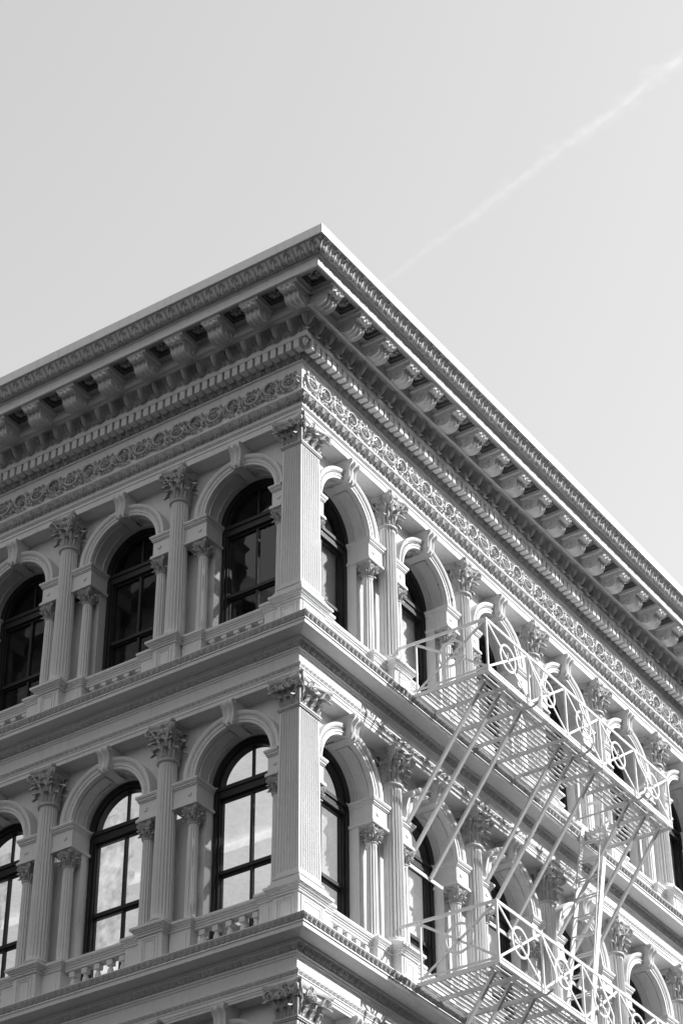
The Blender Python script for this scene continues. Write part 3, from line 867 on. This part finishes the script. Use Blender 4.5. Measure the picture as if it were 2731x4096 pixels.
def pilaster(k):
    shelf, soff, spring, capz = STOREYS[k]
    neck = soff-.435
    g = MB(); O = .105; wl, wr = .20, .325
    z0 = capz+.15; h = neck-z0
    S = lambda a, e=0: pil_section(O+e, wl+e*1.0+.0, wr+e, a)
    e0 = .018
    sweep(g, [(S(0, e0), z0), (S(0, e0), z0+.03), (S(.024, e0), z0+.055), (S(.024, e0*.6), z0+h*.4), (S(.024, 0), neck-.065), (S(0, 0), neck-.045), (S(0, 0), neck)])
    me = g.mesh('pilaster', IRON, 50); fix_normals(me)
    p = put('pilaster', me, bld)
    g = MB()
    for e, a, b in ((.075, 0, .035), (.085, .008, .028), (.055, .035, .075), (.065, .042, .066), (.04, .075, .10), (.052, .10, .125), (.030, .125, .15)):
        corner_ring(g, O+e-.01, wl+e, wr+e, capz+a, capz+b)
    put('base', g.mesh('base', IRON), p)
    # pedestal
    g = MB(); P = .112
    corner_ring(g, P, .262, .440, shelf+.003, capz-.10)
    for pp, a, b in ((.085, -.034, 0), (.068, -.048, -.034), (.053, -.066, -.048), (.032, -.090, -.066), (.017, -.11, -.09), (.026, -.122, -.11)):
        corner_ring(g, P+pp, .262+pp, .440+pp, capz+a, capz+b)
    corner_ring(g, P+.018, .262+.018, .44+.018, shelf+.002, shelf+.04)
    me = g.mesh('pedestal', IRON)
    pd = put('pedestal', me, bld)
    for Mx, x1 in ((ID, .440), (SWAP, .262)):
        g = MB(); x0 = -P; w = x1-x0; zb = shelf+.085; zt_ = capz-.15
        for i_, t, pr in ((.05, .018, .013), (.072, .012, .006), (.10, .010, .010)):
            a0, a1, b0, b1 = x0+i_, x1-i_, zb+i_-.05, zt_-i_+.05
            for q in ((a0, a1, b0, b0+t), (a0, a1, b1-t, b1), (a0, a0+t, b0+t, b1-t), (a1-t, a1, b0+t, b1-t)):
                g.box(q[0], q[1], -P-pr, -P+.005, q[2], q[3])
        put('raised_panel', g.mesh('raised_panel', IRON), pd, Mx)
    # capital
    g = MB(); H = soff-neck-.002
    corner_ring(g, O+.018, wl+.018, wr+.018, neck-.03, neck-.012); corner_ring(g, O+.028, wl+.028, wr+.028, neck-.012, neck+.012)
    corner_ring(g, O-.002, wl-.002, wr-.002, neck+.012, neck+H*.80)
    corner_ring(g, O+.03, wl+.02, wr+.02, neck+H*.72, neck+H*.83)
    for Mx, W_ in ((ID, wr), (SWAP, wl)):
        q = MB(); x0 = -O; w = W_-x0; nl = 3 if w < .38 else 3
        for i in range(nl):
            xc = x0+w*(i+.5)/nl; add_leaf(q, (xc, -O, neck+.012), (0, -1), w/nl*.95, H*.27, .085)
        for i in range(nl+1):
            xc = x0+w*i/nl
            if i == 0: continue
            add_leaf(q, (xc-(.02 if i == nl else 0), -O+.004, neck+.02), (0, -1), w/nl*.95, H*.52, .115)
        xm = x0+w/2
        for sg in (-1, 1):
            spiral(q, (xm+sg*.055, -O-.050, neck+H*.735), np.array([-sg, 0.]), .044, 1.5, .015, 1, lead=(xm+sg*.11, -O-.02, neck+H*.5))
            add_leaf(q, (xm+sg*.10, -O-.005, neck+H*.30), (0, -1), .085, H*.30, .11)
        add_leaf(q, (xm, -O-.0, neck+H*.34), (0, -1), .08, H*.28, .10)
        # outer volute
        d = np.array([.6, -.8]); spiral(q, (W_+.055, -O-.065, neck+H*.70), d, .056, 1.6, .019, 1, lead=(W_-.06, -O-.01, neck+H*.42))
        add_leaf(q, (W_, -O-.0, neck+H*.30), (.6, -.8), .10, H*.25, .14)
        rosface(q, (xm, -O-.055, neck+H*.93), (0, -1), .042)
        g.merge(q, Mx)
    d = np.array([-.707, -.707])
    for s_ in ((.018, -.018), (-.018, .018)):
        spiral(g, (-O-.055+s_[0], -O-.055+s_[1], neck+H*.70), d, .056, 1.6, .018, 1, lead=(-O+.03+s_[0]*3, -O+.03+s_[1]*3, neck+H*.40))
    add_leaf(g, (-O, -O, neck+.02), (-1, -1), .12, H*.50, .12); add_leaf(g, (-O, -O, neck+H*.35), (-1, -1), .09, H*.22, .13)
    # abacus: concave plan
    def abacus(sc):
        e = sc; A = []
        c0 = np.array([-.215-e, -.215-e]); r1 = np.array([.475+e*.7, -.215-e]); l1 = np.array([-.215-e, .310+e*.7])
        # left side from l1 to c0
        for s in np.linspace(0, 1, 12): p_ = l1+(c0-l1)*s; A.append((p_[0]+.085*math.sin(PI*s)**.9, p_[1]*(1)+(.03 if s == 1 else 0)))
        for s in np.linspace(0, 1, 12): p_ = c0+(r1-c0)*s; A.append((p_[0]+(.03 if s == 0 else 0), p_[1]+.085*math.sin(PI*s)**.9))
        A += [(r1[0]+.02, r1[1]+.06), (r1[0]-.02, .08), (.08, .08), (.08, l1[1]-.02), (l1[0]+.06, l1[1]+.02)]
        return A
    rings = []
    for e, t in ((-.035, .80), (-.022, .835), (-.018, .86), (0, .885), (.006, .905), (.006, 1.0)):
        rings.append([(x, y, neck+H*t) for x, y in abacus(e)])
    R_ = np.array(rings); g.grid(R_, cv=True); m_ = R_.shape[1]; b0 = g.n-6*m_; g.f.append(tuple(b0+i for i in range(m_)))
    me = g.mesh('capital', ORN, 50); fix_normals(me); put('capital', me, p)
for k in range(3): pilaster(k)

# ------------------------------------------------------------------ building core: slabs, backs, roof, lower wall
g = MB()
for k, (shelf, soff, spring, capz) in enumerate(STOREYS):
    # zone from soffit up to the next shelf, set just behind the facade
    top = 23.92 if k == 0 else STOREYS[k-1][0]+.34
    for sd, Mx, L, _, _ in SIDES:
        q = MB(); s0 = -.0 if sd == 'R' else .0
        q.add([(0, -.10, soff+.001), (L, -.10, soff+.001), (L, .37, soff+.001), (0, .37, soff+.001)], [(0, 1, 2, 3)])
        q.box(.37 if sd == 'L' else .0, L, .37, .44, soff-.05, top); g.merge(q, Mx)
        # wall behind spandrel above glass
        # sill wall behind balustrade
        q = MB(); q.box(.22 if sd == 'L' else .0, L, .22, .36, shelf-.02, shelf+.37); g.merge(q, Mx)
    # corner post behind the pilaster
    g.box(.0, .36, .0, .24, shelf, soff); g.box(0, .30, .24, .40, shelf, soff) if False else None
    g.box(.0, .24, .24, .27, shelf, soff)
g.add([(0, 0, 23.925), (LR, 0, 23.925), (LR, LL, 23.925), (0, LL, 23.925)], [(0, 1, 2, 3)])
# end returns
g.box(LR, LR+.15, -.1, LL, 0, 23.9); g.box(-.1, LR, LL, LL+.15, 0, 23.9)
# plain lower storeys
g.box(.02, LR-.02, .02, LL-.02, .15, 9.4)
me = g.mesh('wall', IRON); fix_normals(me); put('wall', me, bld)
# interiors
def room(k, ceilm, wallm):
    shelf, soff, spring, capz = STOREYS[k]
    g = MB(); zc = soff-.02; zf = shelf+.0
    g.box(.44, LR-.1, .44, LL-.1, zc, zc+.06)
    for i in range(6): g.box(.5+i*2.4, .75+i*2.4, .5, LL-.2, zc-.12, zc+.01)
    put('ceiling', g.mesh('ceiling', ceilm), bld)
    g = MB(); g.box(.44, LR-.1, .44, LL-.1, zf-.1, zf-.02)
    g.box(5.0, 5.1, 4.0, LL-.2, zf, zc); g.box(4.6, LR-.2, 4.6, 4.7, zf, zc)
    put('interior_wall', g.mesh('interior_wall', wallm), bld)
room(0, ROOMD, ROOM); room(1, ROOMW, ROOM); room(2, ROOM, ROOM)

# ------------------------------------------------------------------ fire escape
fe = thing('fire_escape', 'pale steel fire escape with two grated balconies and steep ladder on the sunlit facade', 'fire escape')
STY = 1.521
def bar(g, a, b, w=.03, h=.03): g.obox((a[0], -a[1], a[2]), (b[0], -b[1], b[2]), w, h)
def ring(g, c, r, plane, w=.022):
    n = 28; a = np.linspace(0, 2*PI, n, endpoint=False)
    for rad, wd in ((r, .016),):
        P = np.zeros((n, 4, 3))
        for j, (dr, dt) in enumerate(((-wd, -.008), (wd, -.008), (wd, .008), (-wd, .008))):
            rr = rad+dr
            if plane == 'x': P[:, j, 0] = c[0]+rr*np.cos(a); P[:, j, 1] = -c[1]+dt; P[:, j, 2] = c[2]+rr*np.sin(a)
            else: P[:, j, 0] = c[0]+dt; P[:, j, 1] = -c[1]+rr*np.cos(a); P[:, j, 2] = c[2]+rr*np.sin(a)
        g.grid(P, cu=True, cv=True)
    # rosette flower at the crossing
    g.ball((c[0], -c[1], c[2]), .022, .022, .022, 7, 5)
    for k in range(4):
        b = k*PI/2+PI/4*0; 
        for d, sz in ((.045, .020), (.078, .015)):
            dx, dz = math.cos(b)*d, math.sin(b)*d
            p = (c[0]+dx, -c[1], c[2]+dz) if plane == 'x' else (c[0], -c[1]+dx, c[2]+dz)
            g.ball(p, sz if plane == 'x' else .012, sz if plane != 'x' else .012, sz, 6, 4)
def rail_panel(x0, x1, o0, o1, zf, zt, plane):
    g = MB()
    a, b = (x0, o0), (x1, o1)
    c = ((x0+x1)/2, (o0+o1)/2, (zf+zt)/2+.03); r = .195
    for p, q in (((x0, o0, zf), (x1, o1, zt)), ((x0, o0, zt), (x1, o1, zf))):
        P, Q = np.array(p), np.array(q); L_ = np.linalg.norm(Q-P)
        bar(g, p, q, .014, .032)
    ring(g, c, r, plane)
    return g.mesh('railing_panel', STEEL, 40)
def balcony(zf, X0, X1, hatch):
    zt = zf+.79
    g = MB()
    # grating: bars along the facade
    os_ = np.arange(.40, STY-.02, .070)
    for i, o in enumerate(os_):
        segs = [(X0+.02, X1-.02)]
        if hatch and .40 < o < .98: segs = [(X0+.02, hatch[0]), (hatch[1], X1-.02)]
        for a, b in segs:
            # each flat bar is broken at the cross beams so that the deck does not look like one sheet
            g.box(a, b, -o-.0145, -o+.0145, zf-.004+.002*((i*7) % 3), zf+.008+.002*((i*7) % 3))
    put('grating', g.mesh('grating', STEEL), fe)
    g = MB()
    post = [X0, X0+1.08, X0+2.10, X0+3.08, X0+4.12, X1]
    for x in post+[x+.5 for x in post[:-1]]:
        if hatch and hatch[0] < x < hatch[1]: bar(g, (x, .98, zf-.03), (x, STY, zf-.03), .012, .06)
        else: bar(g, (x, .34, zf-.03), (x, STY, zf-.03), .016, .06)
    bar(g, (X0, STY, zf-.02), (X1, STY, zf-.02), .012, .05)
    bar(g, (X0, STY-.18, zf-.012), (X1, STY-.18, zf-.012), .03, .012)
    bar(g, (X0, .36, zf-.012), (X1, .36, zf-.012), .04, .016)
    put('floor_beams', g.mesh('floor_beams', STEEL), fe)
    # handrail
    g = MB()
    bar(g, (X0-.01, STY, zt), (X1+.01, STY, zt), .018, .042); bar(g, (X0-.01, STY+.012, zt-.02), (X1+.01, STY+.012, zt-.02), .006, .02)
    bar(g, (X0, .12, zt+.03), (X0, STY, zt), .018, .042); bar(g, (X1, .12, zt), (X1, STY, zt), .018, .042)
    bar(g, (X0, .36, zf+.05), (X0, STY, zf+.03), .012, .03); bar(g, (X0, STY, zf+.035), (X1, STY, zf+.035), .012, .03)
    put('handrail', g.mesh('handrail', STEEL), fe)
    for x in post:
        g = MB(); bar(g, (x, STY, zf-.05), (x, STY, zt), .026, .026); put('post', g.mesh('post', STEEL), fe)
    for x in (X0, X1):
        g = MB(); bar(g, (x, .413, zf-.02), (x, .413, zt+.02), .022, .022); put('post', g.mesh('post', STEEL), fe)
        put('railing_panel', rail_panel(x, x, .413, STY, zf+.03, zt-.01, 'y'), fe)
    for a, b in zip(post[:-1], post[1:]): put('railing_panel', rail_panel(a, b, STY, STY, zf+.03, zt-.01, 'x'), fe)
    # outward curved braces
    for x in (X0+1.10, X0+2.56, X0+4.12):
        t = np.linspace(0, 1, 18)
        o = STY+.20*np.sin(PI*np.clip(t*1.0, 0, 1))**1.2*(t**.8); z = zt-(zt-zf+.05)*t
        oo = np.where(t > .72, STY+.20*np.sin(PI*.72)**1.2*.72**.8*(1-(t-.72)/.28)**.5, o)
        g = MB()
        pts = [(x, STY, zt), (x, STY+.06, zt-.25), (x, STY+.14, zt-.50), (x, STY+.17, zt-.62), (x, STY+.16, zt-.72), (x, STY+.11, zt-.79), (x, STY+.03, zf-.045), (x, STY-.30, zf-.05), (x, .5, zf-.05)]
        for p, q in zip(pts[:-1], pts[1:]): bar(g, p, q, .034, .012)
        put('curved_brace', g.mesh('curved_brace', STEEL), fe)
    # wall struts
    for x, kind in ((X0+.17, 0), (X0+.55, 1), (X0+1.10, 1), (X0+2.15, 0), (X0+2.52, 1), (X0+3.11, 1), (X0+4.12, 0), (X0+4.60, 1), (X0+5.05, 1)):
        g = MB(); foot = (x, .09, zf-1.80) if kind == 0 else (x, -.15, zf-2.13)
        bar(g, foot, (x, 1.36, zf-.05), .052, .034)
        bar(g, (x, 1.36, zf-.06), (x, 1.24, zf-.05), .044, .05)
        put('strut', g.mesh('strut', STEEL), fe)
    # wall bars that carry the struts
    for c in (3.1625, 5.1625, 7.1625):
        if c-.5 > X1: continue
        g = MB(); bar(g, (c-.62, -.165, zf-2.13), (c+.56, -.165, zf-2.13), .016, .05); put('wall_bar', g.mesh('wall_bar', STEEL), fe)
balcony(18.40, 2.192, 7.34, (5.50, 6.75))
balcony(14.165, 2.10, 7.26, (5.50, 6.75))
def ladder(zt, zb, xt, xb, inner=.40, outer=.80):
    g = MB()
    for o in (inner, outer): bar(g, (xt, o, zt), (xb, o, zb), .022, .095)
    put_ = put('ladder', g.mesh('ladder', STEEL), fe)
    n = 12
    for i in range(1, n+1):
        t = i/(n+.6); x = xt+(xb-xt)*t; z = zt+(zb-zt)*t
        g = MB()
        for dx in (-.035, .035): bar(g, (x+dx, inner, z), (x+dx, outer, z), .018, .018)
        put('rung', g.mesh('rung', STEEL), put_)
    g = MB(); bar(g, (xt-.17, outer+.1, zt+.75), (xb-.0, outer+.1, zb+.75), .018, .018)
    bar(g, (xt-.17, outer+.1, zt+.75), (xt, outer, zt-.05), .014, .014)
    put('ladder_handrail', g.mesh('ladder_handrail', STEEL), put_)
ladder(18.45, 14.17, 6.70, 5.56)
ladder(14.21, 9.9, 6.60, 5.46)

# ------------------------------------------------------------------ small things inside the lit floor
gl = thing('globe_lamp', 'round white glowing globe lamp hanging inside the leftmost lower window', 'lamp', loc=(1.3, 5.0, 15.6))
g = MB(); g.ball((0, 0, 0), .125, .125, .135, 24, 16); put('globe', g.mesh('globe', GLOBE, 60), gl)
g = MB(); g.tube([(0, 0, .13), (0, 0, .9), (0, 0, 1.9)], .01, 6); put('stem', g.mesh('stem', DARK), gl)
pl = thing('potted_plant', 'dark spiky leaved plant standing inside the lower corner window', 'plant', loc=(.85, .62, 14.20))
g = MB(); g.lathe([(.001, 0), (.10, 0), (.13, .22), (.12, .22), (.11, .20), (.001, .2)], 18); put('pot', g.mesh('pot', ROOM, 40), pl)
g = MB(); g.tube([(0, 0, .2), (.01, 0, .5), (0, .02, .85)], .012, 6); put('stem', g.mesh('stem', DARK), pl)
g = MB(); rr = random.Random(4)
for i in range(46):
    a = rr.uniform(0, 2*PI); b = rr.uniform(-.3, .9); L_ = rr.uniform(.18, .34); z = rr.uniform(.45, .95)
    d = np.array([math.cos(a)*math.cos(b), math.sin(a)*math.cos(b), math.sin(b)]); t = np.cross(d, (0, 0, 1.)); t /= np.linalg.norm(t)
    P = np.zeros((7, 3, 3))
    for q in range(7):
        s = q/6; w = .026*math.sin(PI*(s*.9+.08))
        c = np.array([0, 0, z])+d*L_*s+np.array([0, 0, -.10*s*s])
        for j, x in enumerate((-1, 0, 1)): P[q, j] = c+t*w*x+np.array([0, 0, .006*abs(x)])
    g.grid(P)
put('foliage', g.mesh('foliage', LEAF, 60), pl)

# ------------------------------------------------------------------ ground, and unseen buildings added to block sky and sun
def struct(name, me):
    o = put(name, me, None); o['kind'] = 'structure'; return o
g = MB(); g.add([(-3000, -3000, -.15), (3000, -3000, -.15), (3000, 3000, -.15), (-3000, 3000, -.15)], [(0, 1, 2, 3)]); struct('road', g.mesh('road', ASPH))
g = MB(); g.box(-4, 60, -4, 60, -.149, 0); struct('pavement', g.mesh('pavement', CONC))
def blocking_building(name, label, loc, depth, length, height, m, storeys, floor_h, step, ww):
    ob = thing(name, label, 'building', loc=loc)
    g = MB(); g.box(-depth, 0, 0, length, 0, height); g.box(-depth-.2, .5, -.3, length+.3, height, height+.8)
    for j in range(1, storeys): g.box(-.1, .12, 0, length, j*floor_h-.15, j*floor_h+.1)
    put('wall', g.mesh('wall', m), ob)
    g = MB()
    for i in range(int(length/step)):
        for j in range(storeys): g.box(-.05, .03, 1+i*step, 1+ww+i*step, 1.2+j*floor_h, 1.2+floor_h*.6+j*floor_h)
    put('blocker_openings', g.mesh('blocker_openings', DARK), ob)
blocking_building('sky_blocker_building', 'tall dark building added out of view to block sky light on the left facade', (-15, 14, 0), 18, 40, 34, BLOCKER_STONE, 8, 3.9, 3.2, 1.5)  # unseen, put here to darken the left facade towards its far end
ob2 = thing('shading_row', 'long dark row of blocks added behind the camera to block sky and shade the street', 'building', loc=(-70, -40, 0))  # unseen mass, added to block sky and keep sun off the street
g = MB(); g.box(0, 64, -16, .2, 0, 64); g.box(64, 90, -16, 0, 0, 62); g.box(90, 160, -16, -.2, 0, 36); g.box(90, 160, -.4, .3, 35.5, 36.4)
put('wall', g.mesh('wall', BLOCKER_STONE), ob2)  # walls of the added unseen row
g = MB()
for i in range(50):
    for j in range(7): g.box(1+i*3.2, 2.5+i*3.2, -.03, .05, 4+j*3.7, 6.3+j*3.7)
put('blocker_openings', g.mesh('blocker_openings', DARK), ob2)

# ------------------------------------------------------------------ contrail, far up in the sky
def contrail():
    M = bpy.data.materials.new('contrail_vapour'); M.use_nodes = True; n = M.node_tree; n.nodes.clear()
    o = n.nodes.new('ShaderNodeOutputMaterial'); mx = n.nodes.new('ShaderNodeMixShader')
    t = n.nodes.new('ShaderNodeBsdfTransparent'); d = n.nodes.new('ShaderNodeBsdfTranslucent'); d.inputs[0].default_value = (.95, .95, .95, 1)
    d2 = n.nodes.new('ShaderNodeBsdfDiffuse'); d2.inputs[0].default_value = (.95, .95, .95, 1); ad = n.nodes.new('ShaderNodeAddShader')
    n.links.new(d.outputs[0], ad.inputs[0]); n.links.new(d2.outputs[0], ad.inputs[1])
    lw = n.nodes.new('ShaderNodeLayerWeight'); lw.inputs[0].default_value = .5
    m1 = n.nodes.new('ShaderNodeMath'); m1.operation = 'SUBTRACT'; m1.inputs[0].default_value = 1; n.links.new(lw.outputs['Facing'], m1.inputs[1])
    pw = n.nodes.new('ShaderNodeMath'); pw.operation = 'POWER'; pw.inputs[1].default_value = 2.0; n.links.new(m1.outputs[0], pw.inputs[0])
    m2 = n.nodes.new('ShaderNodeMath'); m2.operation = 'MULTIPLY'; m2.inputs[1].default_value = .012; n.links.new(pw.outputs[0], m2.inputs[0])
    ge = n.nodes.new('ShaderNodeNewGeometry'); sp = n.nodes.new('ShaderNodeSeparateXYZ'); n.links.new(ge.outputs['Position'], sp.inputs[0])
    fd = n.nodes.new('ShaderNodeMapRange'); fd.inputs['From Min'].default_value = 260; fd.inputs['From Max'].default_value = -700
    fd.inputs['To Min'].default_value = .25; fd.inputs['To Max'].default_value = 1.0
    CON_FADE = fd; n.links.new(sp.outputs[1], fd.inputs['Value'])
    nz = n.nodes.new('ShaderNodeTexNoise'); nz.inputs['Scale'].default_value = .05; nz.inputs['Detail'].default_value = 6; n.links.new(ge.outputs['Position'], nz.inputs['Vector'])
    nr = n.nodes.new('ShaderNodeMapRange'); nr.inputs['From Min'].default_value = .35; nr.inputs['From Max'].default_value = .65; nr.inputs['To Min'].default_value = .3; nr.inputs['To Max'].default_value = 1.4
    n.links.new(nz.outputs['Fac'], nr.inputs['Value'])
    k1 = n.nodes.new('ShaderNodeMath'); k1.operation = 'MULTIPLY'; n.links.new(m2.outputs[0], k1.inputs[0]); n.links.new(fd.outputs[0], k1.inputs[1])
    k2 = n.nodes.new('ShaderNodeMath'); k2.operation = 'MULTIPLY'; n.links.new(k1.outputs[0], k2.inputs[0]); n.links.new(nr.outputs[0], k2.inputs[1]); m2 = k2
    n.links.new(m2.outputs[0], mx.inputs[0]); n.links.new(t.outputs[0], mx.inputs[1]); n.links.new(ad.outputs[0], mx.inputs[2]); n.links.new(mx.outputs[0], o.inputs[0])
    d0 = np.array([.6211, .3966, .676])/.676*2400; d1 = np.array([.6303, .2528, .734])/.734*2400
    C = np.array([-20.3, -14.4, 1.6]); fd.inputs['From Min'].default_value = float(C[1]+d0[1]+100); fd.inputs['From Max'].default_value = float(C[1]+d1[1]); A = C+d0-(d1-d0)*.25; B = C+d1+(d1-d0)*.6
    r = np.random.default_rng(11); g = MB()
    ax = (B-A)/np.linalg.norm(B-A); L_ = np.linalg.norm(B-A)
    s1 = np.cross(ax, (0, 0, 1.)); s1 /= np.linalg.norm(s1); s2 = np.cross(s1, ax)
    K = 420; n_ = 12; t = np.linspace(0, 1, K); th = np.linspace(0, 2*PI, n_, endpoint=False)
    def wob(fr, amp):
        v = np.zeros(K)
        for q in range(9): v += np.sin(t*fr*(1.6**q)+r.uniform(0, 6.28))/(1.35**q)
        return v*amp
    for rad, am in ((1.0, 1.0), (.68, .8), (.36, .6)):
        w = (7+13.0*t)*rad; cx = wob(30, .28)*w; cy = wob(26, .2)*w; rr_ = w*(1+np.clip(wob(60, .22), -.6, .9))
        P = np.zeros((K, n_, 3))
        for j in range(n_):
            rj = (rr_*(1+wob(90, .10)))[:, None]
            P[:, j] = A+(B-A)*t[:, None]+s1*(cx[:, None]+rj*math.cos(th[j]))+s2*(cy[:, None]+rj*math.sin(th[j])*.6)
        g.grid(P, cv=True)
    ob_ = put('contrail', g.mesh('contrail', M, 80), None); ob_['kind'] = 'stuff'
    ob_.visible_shadow = True
contrail()
print('faces', sum(len(m_.polygons) for m_ in bpy.data.meshes), 'objects', len(bpy.data.objects))
